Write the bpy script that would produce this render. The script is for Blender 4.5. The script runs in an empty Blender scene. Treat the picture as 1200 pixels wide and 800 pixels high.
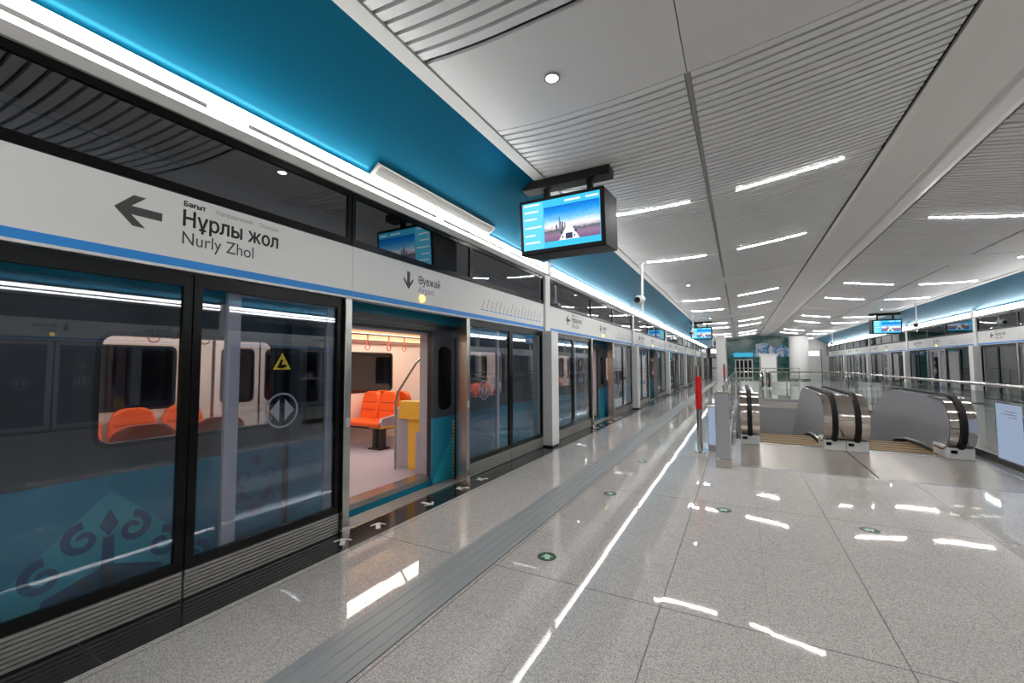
import bpy, math, random
from mathutils import Vector, Matrix
from mathutils.geometry import tessellate_polygon, delaunay_2d_cdt
random.seed(7)
PI = math.pi
SC = bpy.context.scene
COL = SC.collection

# ------------------------------------------------------------------ helpers
def lin(r, g, b):
    f = lambda c: c / 12.92 if c <= .04045 else ((c + .055) / 1.055) ** 2.4
    return (f(r / 255), f(g / 255), f(b / 255), 1)

class MB:
    """collects shapes for ONE mesh"""
    def __init__(s): s.v = []; s.f = []; s.m = []
    def add(s, vs, fs, m=0):
        b = len(s.v); s.v += [tuple(v) for v in vs]
        for f in fs: s.f.append(tuple(b + i for i in f)); s.m.append(m)
        return s
    def box(s, x0, x1, y0, y1, z0, z1, m=0):
        return s.add([(x0,y0,z0),(x1,y0,z0),(x1,y1,z0),(x0,y1,z0),(x0,y0,z1),(x1,y0,z1),(x1,y1,z1),(x0,y1,z1)],
            [(0,3,2,1),(4,5,6,7),(0,1,5,4),(1,2,6,5),(2,3,7,6),(3,0,4,7)], m)
    def prism(s, loops, fn0, fn1, m=0):
        """loops: outline (+ holes) of 2D points; fn0/fn1 map a 2D point to the two faces"""
        allp = [p for l in loops for p in l]; n = len(allp)
        tri = tessellate_polygon([[Vector((p[0], p[1], 0)) for p in l] for l in loops])
        vs = [fn0(*p) for p in allp] + [fn1(*p) for p in allp]
        fs = [tuple(t) for t in tri] + [tuple(n + i for i in reversed(t)) for t in tri]
        o = 0
        for l in loops:
            k = len(l)
            for i in range(k):
                a, b = o + i, o + (i + 1) % k
                fs.append((a, b, n + b, n + a))
            o += k
        return s.add(vs, fs, m)
    def px(s, loops, x0, x1, m=0): return s.prism(loops, lambda a, b: (x0, a, b), lambda a, b: (x1, a, b), m)
    def py(s, loops, y0, y1, m=0): return s.prism(loops, lambda a, b: (a, y0, b), lambda a, b: (a, y1, b), m)
    def pz(s, loops, z0, z1, m=0): return s.prism(loops, lambda a, b: (a, b, z0), lambda a, b: (a, b, z1), m)
    def tube(s, path, r, n=10, m=0, caps=True):
        P = [Vector(p) for p in path]; rings = []
        up = None
        for i, p in enumerate(P):
            t = (P[min(i + 1, len(P) - 1)] - P[max(i - 1, 0)]).normalized()
            if up is None or abs(up.dot(t)) > .95:
                up = Vector((0, 0, 1)) if abs(t.z) < .9 else Vector((1, 0, 0))
            a = t.cross(up).normalized(); b = a.cross(t).normalized(); up = b
            rr = r[i] if isinstance(r, (list, tuple)) else r
            rings.append([p + (a * math.cos(2*PI*k/n) + b * math.sin(2*PI*k/n)) * rr for k in range(n)])
        vs = [v for q in rings for v in q]; fs = []
        for i in range(len(P) - 1):
            for k in range(n):
                fs.append((i*n+k, i*n+(k+1) % n, (i+1)*n+(k+1) % n, (i+1)*n+k))
        if caps: fs += [tuple(range(n))[::-1], tuple((len(P)-1)*n+k for k in range(n))]
        return s.add(vs, fs, m)
    def lathe(s, prof, c=(0,0,0), n=24, m=0):
        return s.tube([(c[0], c[1], c[2] + z) for _, z in prof], [max(r, 1e-4) for r, _ in prof], n, m)
    def ribbon(s, path, nrm_off, w, m=0):
        pass

def rrect(y0, y1, z0, z1, r, n=5):
    out = []
    for cx, cz, a in ((y1-r, z1-r, 0), (y0+r, z1-r, PI/2), (y0+r, z0+r, PI), (y1-r, z0+r, 1.5*PI)):
        for i in range(n + 1):
            t = a + PI/2*i/n; out.append((cx + r*math.cos(t), cz + r*math.sin(t)))
    return out
def rect(y0, y1, z0, z1): return [(y0,z0),(y1,z0),(y1,z1),(y0,z1)]

def obj(name, mb, mats, parent=None, smooth=False, bevel=0, loc=None):
    me = bpy.data.meshes.new(name)
    me.from_pydata(mb.v, [], mb.f)
    for m in (mats if isinstance(mats, (list, tuple)) else [mats]): me.materials.append(m)
    me.polygons.foreach_set('material_index', mb.m)
    me.update()
    import bmesh
    bm = bmesh.new(); bm.from_mesh(me); bmesh.ops.recalc_face_normals(bm, faces=bm.faces); bm.to_mesh(me); bm.free()
    if smooth:
        me.polygons.foreach_set('use_smooth', [True]*len(me.polygons))
        me.set_sharp_from_angle(angle=math.radians(35))
    o = bpy.data.objects.new(name, me); COL.objects.link(o)
    if parent: o.parent = parent
    if loc: o.location = loc
    if bevel:
        b = o.modifiers.new('b', 'BEVEL'); b.width = bevel; b.segments = 3; b.limit_method = 'ANGLE'
        me.polygons.foreach_set('use_smooth', [True]*len(me.polygons))
        me.set_sharp_from_angle(angle=math.radians(60))
    return o

def tag(o, label=None, cat=None, group=None, kind=None):
    if label: o['label'] = label
    if cat: o['category'] = cat
    if group: o['group'] = group
    if kind: o['kind'] = kind
    return o
def thing(name, loc, label, cat, group=None, rz=0):
    o = bpy.data.objects.new(name, None); COL.objects.link(o)
    o.location = loc; o.rotation_euler = (0, 0, rz); o.empty_display_size = .2
    return tag(o, label, cat, group, 'thing')
def struct(name, mb, mats, parent=None, **k):
    o = obj(name, mb, mats, parent, **k); o['kind'] = 'structure'; return o
def dup(o, parent=None, **props):
    c = o.copy(); COL.objects.link(c)
    if parent is not None: c.parent = parent
    for ch in list(o.children): dup(ch, c)
    for k, v in props.items(): c[k] = v
    return c
ORD = ['first','second','third','fourth','fifth','sixth','seventh','eighth','ninth','tenth']

TXT = {}
def text_mb(s, size, off=0.0):
    """the outlines of a line of text, each filled on its own (overlapping strokes stay solid)"""
    c = bpy.data.curves.new('lettering', 'FONT'); c.body = s; c.size = size
    o = bpy.data.objects.new('lettering', c); COL.objects.link(o)
    bpy.context.view_layer.update()
    cu = o.to_curve(bpy.context.evaluated_depsgraph_get())
    loops = []
    for sp in cu.splines:
        if sp.type != 'BEZIER': loops.append([(q.co[0], q.co[1]) for q in sp.points]); continue
        B = sp.bezier_points; P = []
        for i in range(len(B)):
            p0, p3 = B[i], B[(i+1) % len(B)]
            a0, a1, a2, a3 = p0.co, p0.handle_right, p3.handle_left, p3.co
            straight = ((a1-a0).cross(a3-a0).length + (a2-a0).cross(a3-a0).length) < 1e-7 * max(1e-6, size)
            n = 1 if straight else 5
            for k in range(n):
                t = k/n; u = 1-t
                q = a0*u**3 + a1*3*u*u*t + a2*3*u*t*t + a3*t**3
                if not P or (q[0]-P[-1][0])**2 + (q[1]-P[-1][1])**2 > (size*1e-4)**2: P.append((q[0], q[1]))
        loops.append(P)
    o.to_curve_clear(); bpy.data.objects.remove(o); bpy.data.curves.remove(c)
    loops = [P for P in loops if len(P) > 2]
    box = lambda P: (min(q[0] for q in P), max(q[0] for q in P))
    groups = []                                   # contours that share a span of the line belong to one glyph
    for P in sorted(loops, key=lambda P: box(P)[0]):
        k = box(P)
        if groups and k[0] < groups[-1][1]: groups[-1][0].append(P); groups[-1][1] = max(groups[-1][1], k[1])
        else: groups.append([[P], k[1]])
    vs, fs = [], []
    for G, _ in groups:
        pts, eds = [], []
        for l in G:
            n0 = len(pts); pts += [Vector((q[0], q[1])) for q in l]
            eds += [(n0+i, n0+(i+1) % len(l)) for i in range(len(l))]
        ov, oe, of, *_r = delaunay_2d_cdt(pts, eds, [], 0, 1e-6)
        n0 = len(vs); vs += [(q[0], q[1], 0) for q in ov]
        for t in of:
            cx = sum(ov[i][0] for i in t)/len(t); cy = sum(ov[i][1] for i in t)/len(t); wn = 0
            for l in G:
                for i in range(len(l)):
                    (ax, ay), (bx, by) = l[i-1], l[i]
                    cr = (bx-ax)*(cy-ay) - (by-ay)*(cx-ax)
                    if ay <= cy < by and cr > 0: wn += 1
                    elif by <= cy < ay and cr < 0: wn -= 1
            if wn: fs.append(tuple(n0+i for i in t))
    return vs, fs
def text_on(mb, s, size, fn, off=0.0, width=None, m=0):
    vs, fs = text_mb(s, size, 0)
    w = max(v[0] for v in vs); k = (width / w) if width else 1
    for dx, dy in ([(0,0)] if off <= 0 else [(0,0),(off,0),(-off,0),(0,off),(0,-off),(.7*off,.7*off),(-.7*off,-.7*off)]):
        mb.add([fn(v[0]*k + dx, v[1] + dy) for v in vs], fs, m)
    return mb

# ------------------------------------------------------------------ materials
def nt(name):
    m = bpy.data.materials.new(name); m.use_nodes = True
    return m, m.node_tree.nodes, m.node_tree.links
def pbr(name, col, rough=.5, metal=0, spec=.5, emis=None, es=0, coat=0, bump=0, bscale=50, aniso=None):
    m, N, L = nt(name); b = N['Principled BSDF']
    b.inputs['Base Color'].default_value = col
    b.inputs['Roughness'].default_value = rough; b.inputs['Metallic'].default_value = metal
    b.inputs['Specular IOR Level'].default_value = spec
    b.inputs['Coat Weight'].default_value = coat
    if emis: b.inputs['Emission Color'].default_value = emis; b.inputs['Emission Strength'].default_value = es
    if bump:
        t = N.new('ShaderNodeTexNoise'); t.inputs['Scale'].default_value = bscale
        if aniso:
            mp = N.new('ShaderNodeMapping'); tc = N.new('ShaderNodeTexCoord')
            mp.inputs['Scale'].default_value = aniso
            L.new(tc.outputs['Object'], mp.inputs['Vector']); L.new(mp.outputs[0], t.inputs['Vector'])
        bn = N.new('ShaderNodeBump'); bn.inputs['Strength'].default_value = bump; bn.inputs['Distance'].default_value = .002
        L.new(t.outputs['Fac'], bn.inputs['Height']); L.new(bn.outputs[0], b.inputs['Normal'])
    return m
def emit(name, col, s):
    m, N, L = nt(name); N.remove(N['Principled BSDF'])
    e = N.new('ShaderNodeEmission'); e.inputs[0].default_value = col; e.inputs[1].default_value = s
    L.new(e.outputs[0], N['Material Output'].inputs[0]); return m
def glass(name, tint, ior=1.5, rough=0.0):
    m, N, L = nt(name); N.remove(N['Principled BSDF'])
    t = N.new('ShaderNodeBsdfTransparent'); t.inputs[0].default_value = tint
    g = N.new('ShaderNodeBsdfGlossy'); g.inputs['Roughness'].default_value = rough; g.inputs[0].default_value = (.95,.97,1,1)
    fr = N.new('ShaderNodeFresnel'); geo = N.new('ShaderNodeNewGeometry'); mi = N.new('ShaderNodeMix')
    mi.inputs[2].default_value = ior; mi.inputs[3].default_value = 1/ior
    L.new(geo.outputs['Backfacing'], mi.inputs[0]); L.new(mi.outputs[0], fr.inputs[0])
    mx = N.new('ShaderNodeMixShader')
    L.new(fr.outputs[0], mx.inputs[0]); L.new(t.outputs[0], mx.inputs[1]); L.new(g.outputs[0], mx.inputs[2])
    L.new(mx.outputs[0], N['Material Output'].inputs[0]); return m

def floor_material(name, base, dark, joints=True, rough=.03):
    m, N, L = nt(name); b = N['Principled BSDF']
    geo = N.new('ShaderNodeNewGeometry'); sep = N.new('ShaderNodeSeparateXYZ'); L.new(geo.outputs['Position'], sep.inputs[0])
    def math_(op, a, bb=None, c=None):
        n = N.new('ShaderNodeMath'); n.operation = op
        for i, x in enumerate((a, bb, c)):
            if x is None: continue
            if isinstance(x, (int, float)): n.inputs[i].default_value = x
            else: L.new(x, n.inputs[i])
        return n.outputs[0]
    no = N.new('ShaderNodeTexNoise'); no.inputs['Scale'].default_value = 150; no.inputs['Detail'].default_value = 3; no.inputs['Roughness'].default_value = .7
    L.new(geo.outputs['Position'], no.inputs['Vector'])
    cr = N.new('ShaderNodeValToRGB'); e = cr.color_ramp.elements
    e[0].position = .22; e[0].color = dark; e[1].position = .68; e[1].color = base
    vo = N.new('ShaderNodeTexVoronoi'); vo.inputs['Scale'].default_value = 190; L.new(geo.outputs['Position'], vo.inputs['Vector'])
    sv = N.new('ShaderNodeSeparateColor'); L.new(vo.outputs['Color'], sv.inputs[0])
    mxg = math_('ADD', math_('MULTIPLY', sv.outputs[0], .55), math_('MULTIPLY', no.outputs['Fac'], .45))
    L.new(mxg, cr.inputs[0])
    n2 = N.new('ShaderNodeTexNoise'); n2.inputs['Scale'].default_value = .9; L.new(geo.outputs['Position'], n2.inputs['Vector'])
    col = cr.outputs[0]
    mix = N.new('ShaderNodeMix'); mix.data_type = 'RGBA'; mix.blend_type = 'MULTIPLY'; mix.inputs[0].default_value = 1
    L.new(col, mix.inputs[6])
    sx, sy, ox, oy = .626, .62, -.51, 3.0
    ux = math_('DIVIDE', math_('SUBTRACT', sep.outputs[0], ox), sx); uy = math_('DIVIDE', math_('SUBTRACT', sep.outputs[1], oy), sy)
    def line(u, s, w):   # 1 on a joint
        f = math_('FRACT', math_('ADD', u, .5)); d = math_('ABSOLUTE', math_('SUBTRACT', f, .5))
        return math_('LESS_THAN', d, w / s)
    minor = math_('MAXIMUM', line(ux, sx, .0018), line(uy, sy, .0018))
    maj = math_('MAXIMUM', line(math_('DIVIDE', ux, 2), sx*2, .004), line(math_('DIVIDE', uy, 4), sy*4, .005))
    cx = math_('FLOOR', ux); cy = math_('FLOOR', uy)
    cmb = N.new('ShaderNodeCombineXYZ'); L.new(cx, cmb.inputs[0]); L.new(cy, cmb.inputs[1])
    wn = N.new('ShaderNodeTexWhiteNoise'); wn.noise_dimensions = '3D'; L.new(cmb.outputs[0], wn.inputs['Vector'])
    tone = math_('ADD', math_('MULTIPLY', wn.outputs['Value'], .05), .95)
    if joints:
        k = math_('MULTIPLY', tone, math_('SUBTRACT', 1.0, math_('MAXIMUM', math_('MULTIPLY', minor, .28), math_('MULTIPLY', maj, .55))))
    else: k = tone
    cc = N.new('ShaderNodeCombineColor')
    for i in range(3): L.new(k, cc.inputs[i])
    L.new(cc.outputs[0], mix.inputs[7])
    L.new(mix.outputs[2], b.inputs['Base Color'])
    # each slab lies a hair out of level, so reflections step from slab to slab
    vs = N.new('ShaderNodeVectorMath'); vs.operation = 'SUBTRACT'; vs.inputs[1].default_value = (.5,.5,.5); L.new(wn.outputs['Color'], vs.inputs[0])
    vm = N.new('ShaderNodeVectorMath'); vm.operation = 'MULTIPLY'; vm.inputs[1].default_value = (.003,.003,0); L.new(vs.outputs[0], vm.inputs[0])
    va = N.new('ShaderNodeVectorMath'); va.operation = 'ADD'; L.new(geo.outputs['Normal'], va.inputs[0]); L.new(vm.outputs[0], va.inputs[1])
    vn = N.new('ShaderNodeVectorMath'); vn.operation = 'NORMALIZE'; L.new(va.outputs[0], vn.inputs[0])
    L.new(vn.outputs[0], b.inputs['Normal'])
    b.inputs['Roughness'].default_value = rough; b.inputs['IOR'].default_value = 1.55
    return m

M = {}
M['floor'] = floor_material('granite', lin(224,219,214), lin(160,156,154))
M['black_stone'] = pbr('black_stone', lin(34,34,36), .12)
M['tactile'] = pbr('tactile_grey', lin(158,162,164), .35)
M['tactile_dark'] = pbr('tactile_dark', lin(70,72,74), .5)
M['ceil'] = pbr('ceiling_panel', lin(206,206,207), .42)
M['slat'] = pbr('ceiling_slat', lin(212,212,213), .38)
M['plenum'] = pbr('plenum', lin(150,151,153), .7)
M['dark_gap'] = pbr('dark_gap', lin(40,40,42), .7)
M['groove'] = pbr('groove', lin(150,151,152), .5)
M['beam'] = pbr('beam_panel', lin(216,215,212), .4)
M['blue'] = pbr('blue_panel', lin(6,114,148), .34, .4, spec=.25)
M['white'] = pbr("white_paint", lin(226,226,225), .3)
M['white_m'] = pbr('white_matt', lin(222,222,220), .45)
M['stripe'] = pbr('stripe_blue', lin(30,140,224), .4)
M['ink'] = pbr('sign_ink', lin(70,66,66), .5)
M['ink_light'] = pbr('sign_ink_light', lin(150,148,150), .5)
M['ink_violet'] = pbr('sign_ink_violet', lin(150,120,190), .5)
M['black'] = pbr('black_frame', lin(10,10,11), .25, spec=.18)
M['black_p'] = pbr('black_plastic', lin(24,22,23), .6, spec=.25)
M['rubber'] = pbr('black_rubber', lin(22,20,20), .55, spec=.25)
M['steel'] = pbr('brushed_steel', lin(176,174,170), .26, 1)
M['steel_d'] = pbr('satin_steel', lin(182,183,190), .27, .4, bump=.05, bscale=30, aniso=(1,1,14))
M['chrome'] = pbr('polished_steel', lin(200,192,186), .1, 1)
M['rib'] = pbr('ribbed_steel', lin(160,158,154), .4, .4)
M['landing'] = pbr('landing_plate', lin(186,178,170), .28, .6)
M['glass'] = glass('screen_glass', (.86,.885,.915,1), 1.56)
M['glass_dark'] = glass('transom_glass', (.42,.43,.48,1), 2.1)
M['rail_glass'] = glass('rail_glass', (.93,.96,.95,1), 1.45)
M['train_glass'] = glass('train_glass', (.8,.82,.86,1), 1.55)
M['cove'] = emit('cove_led', (1,.99,.96,1), 6)
M['bar'] = emit('bar_led', (1,.985,.96,1), 80)
M['down'] = emit('downlight_led', (1,.98,.94,1), 16)
M['tunnel'] = pbr('tunnel', lin(52,54,60), .8)
M['teal'] = pbr('train_teal', lin(20,128,158), .42)
M['teal_l'] = pbr('train_teal_light', lin(40,158,178), .42)
M['teal_d'] = pbr('train_teal_dark', lin(16,84,124), .42)
M['train_grey'] = pbr('train_grey', lin(58,62,68), .35)
M['train_dark'] = pbr('train_dark', lin(30,31,34), .4)
M['tfloor'] = pbr('train_floor', lin(172,164,178), .5, bump=.1, bscale=90)
M['tcream'] = pbr('train_cream', lin(226,206,190), .45)
M['tgrey'] = pbr('train_lavender', lin(178,174,186), .45)
M['tyellow'] = pbr('train_yellow', lin(246,196,70), .4)
M['orange'] = pbr('seat_orange', lin(236,92,26), .5, bump=.12, bscale=120)
M['orange_d'] = pbr('seat_seam', lin(168,54,14), .6)
M['strap'] = pbr('strap_orange', lin(214,92,50), .5)
M['tlight'] = emit('train_led', (1,.93,.82,1), 5.6)
M['twarm'] = emit('train_cove_led', (1,.66,.2,1), 1.6)
M['red'] = pbr('red_paint', lin(214,28,34), .35)
M['yellow'] = pbr('yellow', lin(240,204,40), .5)
M['lamp_y'] = emit('lamp_yellow', (1,.68,.12,1), 1.2)
M['comb_led'] = emit('comb_led', (1,1,.96,1), 2)
M['curb'] = pbr('dark_curb', lin(74,68,64), .3, .5)
M['green'] = pbr('sticker_green', lin(28,74,52), .3)
M['pale'] = pbr('sticker_pale', lin(186,224,196), .3)
M['decal'] = pbr('white_decal', lin(240,240,236), .4)
M['box_blue'] = emit('lightbox', lin(186,206,236), .22)
M['brown'] = pbr('step_brown', lin(188,156,108), .6)
M['brown_d'] = pbr('step_dark', lin(44,34,28), .7)
M['well'] = pbr('well_grey', lin(164,166,166), .5)
M['frost'] = pbr('frosted_white', lin(240,240,240), .5)

# screen picture: sky fading to haze over a boulevard, shown by the lit display
def screen_mat(name, mirror=False):
    m, N, L = nt(name); N.remove(N['Principled BSDF'])
    tc = N.new('ShaderNodeTexCoord'); sp = N.new('ShaderNodeSeparateXYZ'); L.new(tc.outputs['Generated'], sp.inputs[0])
    cr = N.new('ShaderNodeValToRGB'); els = cr.color_ramp.elements
    els[0].position = 0; els[0].color = lin(120,96,130); els[1].position = 1; els[1].color = lin(20,110,205)
    for p, c in ((.18,(150,120,150)),(.3,(96,104,110)),(.38,(226,214,224)),(.46,(235,236,244)),(.6,(120,196,240)),(.8,(40,150,230))):
        q = els.new(p); q.color = lin(*c)
    nz = N.new('ShaderNodeTexNoise'); nz.inputs['Scale'].default_value = 14; nz.inputs['Detail'].default_value = 4
    L.new(tc.outputs['Generated'], nz.inputs['Vector'])
    mu = N.new('ShaderNodeMath'); mu.operation = 'MULTIPLY_ADD'; mu.inputs[1].default_value = .16; mu.inputs[2].default_value = -.08
    L.new(nz.outputs['Fac'], mu.inputs[0])
    ad = N.new('ShaderNodeMath'); ad.operation = 'ADD'; L.new(sp.outputs[2], ad.inputs[0]); L.new(mu.outputs[0], ad.inputs[1])
    L.new(ad.outputs[0], cr.inputs[0])
    e = N.new('ShaderNodeEmission'); e.inputs[1].default_value = .46; L.new(cr.outputs[0], e.inputs[0])
    L.new(e.outputs[0], N['Material Output'].inputs[0]); return m
M['scr_pic'] = screen_mat('screen_picture')
M['scr_bg'] = emit('screen_cyan', lin(66,190,232), .46)
M['scr_side'] = emit('screen_cyan_pale', lin(104,208,240), .46)
M['scr_white'] = emit('screen_white', lin(240,250,255), .46)
M['scr_dark'] = emit('screen_road', lin(70,72,96), .4)
M['mosaic'] = None
def mosaic(name, cols, scale):
    m, N, L = nt(name); b = N['Principled BSDF']
    tc = N.new('ShaderNodeTexCoord'); v = N.new('ShaderNodeTexNoise'); v.inputs['Scale'].default_value = scale; v.inputs['Detail'].default_value = 5
    v.inputs['Distortion'].default_value = 1.2
    L.new(tc.outputs['Object'], v.inputs['Vector'])
    cr = N.new('ShaderNodeValToRGB'); els = cr.color_ramp.elements
    els[0].position = .3; els[0].color = lin(*cols[0]); els[1].position = .72; els[1].color = lin(*cols[-1])
    for i, c in enumerate(cols[1:-1]):
        q = els.new(.3 + .42*(i+1)/(len(cols)-1)); q.color = lin(*c)
    L.new(v.outputs['Fac'], cr.inputs[0]); L.new(cr.outputs[0], b.inputs['Base Color']); b.inputs['Roughness'].default_value = .15
    return m
M['marble'] = mosaic('green_marble', [(16,58,56),(30,92,88),(66,126,116),(22,74,74),(120,160,140)], .8)
M['waves'] = mosaic('blue_mosaic', [(14,70,150),(40,140,200),(230,240,250),(40,120,190),(120,210,220)], 1.1)

# ------------------------------------------------------------------ layout numbers
XL, XR = -3.42, 8.28            # screen planes
CX = (XL + XR) / 2              # 2.43
Y0, Y1 = -4.0, 62.6
DY = 3.93                       # door centre of the first module
PITCH = 7.8
WX0, WX1, WY0, WY1 = -.12, 3.52, 7.58, 20.9   # escalator well

# ------------------------------------------------------------------ floor
fb = MB()
for x0, x1, y0, y1 in ((-3.07, -2.17, Y0, Y1), (-1.79, WX0, Y0, Y1), (WX0, WX1, Y0, WY0), (WX0, WX1, WY1, Y1), (WX1, 7.93, Y0, Y1)):
    fb.box(x0, x1, y0, y1, -.25, 0)
struct('floor', fb, M['floor'])
struct('floor_strip_left', MB().box(-3.62, -3.07, Y0, Y1, -.25, 0), M['black_stone'])
struct('floor_strip_right', MB().box(7.93, 8.48, Y0, Y1, -.25, 0), M['black_stone'])
jb = MB()
for i in range(40): jb.box(-3.415, -3.075, 1.04 + 1.56*i, 1.045 + 1.56*i, 0, .0008)
struct('floor_strip_joint', jb, M['tactile_dark'])
tb = MB().box(-2.17, -1.80, Y0, Y1, -.25, .001)
for k in range(4): tb.box(-2.14 + .085*k, -2.105 + .085*k, Y0, Y1, .001, .004)
struct('floor_tactile_strip', tb, M['tactile'])
struct('floor_tactile_edge', MB().box(-1.80, -1.79, Y0, Y1, -.25, .0005), M['tactile_dark'])

# the escalator well below the floor
wb = MB()
wb.box(WX0-.2, WX0, WY0, WY1, -4.2, -.25); wb.box(WX1, WX1+.2, WY0, WY1, -4.2, -.25)
wb.box(WX0-.2, WX1+.2, WY1, WY1+.2, -4.2, -.25); wb.box(WX0-.2, WX1+.2, WY0-.2, WY0, -4.2, -.25)
struct('wall_well', wb, M['well'])
struct('floor_lower', MB().box(WX0-.2, WX1+.2, WY0-.2, WY1+.2, -4.3, -4.2), M['well'])

# ------------------------------------------------------------------ ceiling
PRO = [(-2.40,4.28),(-2.18,4.258),(-1.9,4.24),(-1.66,4.232),(-1.2,4.236),(-.77,4.252),(-.35,4.283),(0,4.308),(.3,4.347),(.6,4.386),(.94,4.433),(1.3,4.49),(1.80,4.575)]
def zc(x):
    if x > 2.4: x = 4.8 - x
    for (a, za), (b, zb) in zip(PRO, PRO[1:]):
        if x <= b: return za + (zb - za) * (x - a) / (b - a)
    return PRO[-1][1]
def xs_between(a, b, n): return [a + (b - a)*i/n for i in range(n+1)]
def arch(mb, xa, xb, ya, yb, d0, d1, n=8, m=0):
    """a curved plank along x that follows the vault, from d0 to d1 above the vault line"""
    X = xs_between(xa, xb, n); vs = []; fs = []
    for x in X:
        z = zc(x); vs += [(x,ya,z+d0),(x,yb,z+d0),(x,yb,z+d1),(x,ya,z+d1)]
    for i in range(n):
        a, b = 4*i, 4*i+4
        for k in range(4): fs.append((a+k, a+(k+1) % 4, b+(k+1) % 4, b+k))
    fs += [(0,1,2,3), (4*n+3,4*n+2,4*n+1,4*n)]
    mb.add(vs, fs, m)
BAY = 11.7
FLAT = [(2.852 + BAY*k, 4.085 + BAY*k) for k in range(-1, 7)]
SEGS = [(-2.385, -.378), (-.322, 1.815)]
SEGS += [(4.8-b, 4.8-a) for a, b in SEGS[::-1]]
BARS = [3.47 + 3.9*k for k in range(-2, 16) if k % 3]
flat = MB(); slat = MB(); grv = MB(); plen = MB()
for s in SEGS:
    a, b = s
    for f0, f1 in FLAT:
        aa = a - (.025 if a in (-.322, 4.8+.322-.0) else 0)
        arch(flat, a, b, max(f0, Y0), f1, 0, .03) if f1 > Y0 else None
    for (g0, g1), (h0, h1) in zip(FLAT, FLAT[1:]):
        L_ = h0 - g1 - .03; nS = round(L_/.12); st_ = L_/nS
        for q in range(nS):
            y = g1 + .012 + st_*q
            if y < Y0: continue
            near = any(abs(y + .042 - by) < .072 for by in BARS)
            arch(slat, a, b, y, y + .084, .012 if near else 0, .05)
    arch(plen, a-.03, b+.03, Y0, Y1, .16, .18)
for c in (-.35, 5.15):
    for f0, f1 in FLAT:
        if f1 > Y0: arch(flat, c-.028, c-.004, max(f0, Y0), f1, 0, .03, 1); arch(flat, c+.004, c+.028, max(f0, Y0), f1, 0, .03, 1)
    ys = [Y0] + [q for f in FLAT if f[1] > Y0 for q in f] + [Y1]
    for a, b in zip(ys[::2], ys[1::2]): arch(grv, c-.02, c+.02, a, b, .015, .03, 1)
ceil = struct('ceiling', plen, M['plenum'])
struct('ceiling_flat_panel', flat, M['ceil'], ceil, smooth=True)
struct('ceiling_slat', slat, M['slat'], ceil, smooth=True)
struct('ceiling_groove', grv, M['groove'], ceil)
bp = [(1.86,4.62),(1.86,4.575),(1.93,4.555),(2.2,4.535),(2.56,4.53),(2.585,4.552),(2.68,4.552),(2.70,4.53),(2.86,4.55),(2.95,4.575),(2.95,4.62)]
struct('ceiling_beam', MB().py([bp], Y0, Y1), M['beam'], smooth=False)
struct('ceiling_beam_gap', MB().box(1.78, 3.02, Y0, Y1, 4.66, 4.7), M['dark_gap'])
struct('trim_1', MB().py([[(-2.53,4.245),(-2.39,4.262),(-2.39,4.34),(-2.53,4.34)]], Y0, Y1), M['white_m'])
struct('trim_2', MB().py([[(4.8+2.53,4.245),(4.8+2.39,4.262),(4.8+2.39,4.34),(4.8+2.53,4.34)]], Y0, Y1), M['white_m'])

# blue leaning walls, walls behind the camera, tunnels
struct('wall_left', MB().py([[(-3.43,3.635),(-2.535,4.262),(-2.535,4.34),(-3.6,4.34),(-3.6,3.635)]], Y0, Y1), M['blue'])
struct('wall_right', MB().py([[(8.29,3.635),(7.335,4.262),(7.335,4.34),(8.46,4.34),(8.46,3.635)]], Y0, Y1), M['blue'])
struct('wall_back', MB().box(-3.6, 8.5, Y0-.2, Y0, -.25, 4.8), M['white_m'])
struct('wall_left_near', MB().box(-3.6, XL, Y0, .18, 0, 3.6), M['white_m'])
struct('wall_right_near', MB().box(XR, 8.46, Y0, .18, 0, 3.6), M['white_m'])
tn = MB().box(-7.6, -7.4, Y0, Y1, -1.4, 4.3).box(-7.6, -3.6, Y0, Y1, 4.34, 4.5).box(-7.6, -3.62, Y0, Y1, -1.4, -1.3).box(-7.4,-3.6,Y0-.1,Y0,-1.4,4.3)
struct('wall_tunnel_left', tn, M['tunnel'])
tn = MB().box(12.0, 12.2, Y0, Y1, -1.4, 4.3).box(8.46, 12.2, Y0, Y1, 4.34, 4.5).box(8.48, 12.2, Y0, Y1, -1.4, -1.3).box(8.46,12,Y0-.1,Y0,-1.4,4.3)
struct('wall_tunnel_right', tn, M['tunnel'])

# ------------------------------------------------------------------ platform screen, one module (local: door centre at y 0, hall towards +x)
def side_label(side): return 'left' if side == 0 else 'right'
def make_panel(y0, y1):
    t = thing('glass_screen_panel', (0,0,0), '', 'glass panel')
    w = y1 - y0
    fr = MB().px([rect(0, w, .2, 2.255), rect(.055, w-.055, .262, 2.16)], -.03, .012)
    obj('frame', fr, M['black'], t)
    obj('glass_pane', MB().box(-.012, -.004, .05, w-.05, .255, 2.17), M['glass'], t)
    kb = MB().box(-.03, -.006, .004, w-.004, .002, .2)
    for k in range(7): kb.px([[(.004,.012+.027*k),(w-.004,.012+.027*k),(w-.004,.03+.027*k),(.004,.03+.027*k)]], -.006, .012)
    obj('kick_plate', kb, M['rib'], t)
    return t
def make_post():
    t = thing('door_post', (0,0,0), '', 'door post')
    obj('post', MB().box(-.12, .05, -.04, .04, 0, 2.262), M['steel'], t, bevel=.006)
    obj('base_cover', MB().box(-.125, .055, -.045, .045, 0, .05), M['chrome'], t)
    obj('reader_plate', MB().box(.05, .054, -.025, .025, 1.0, 1.09), M['steel_d'], t)
    return t
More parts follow.
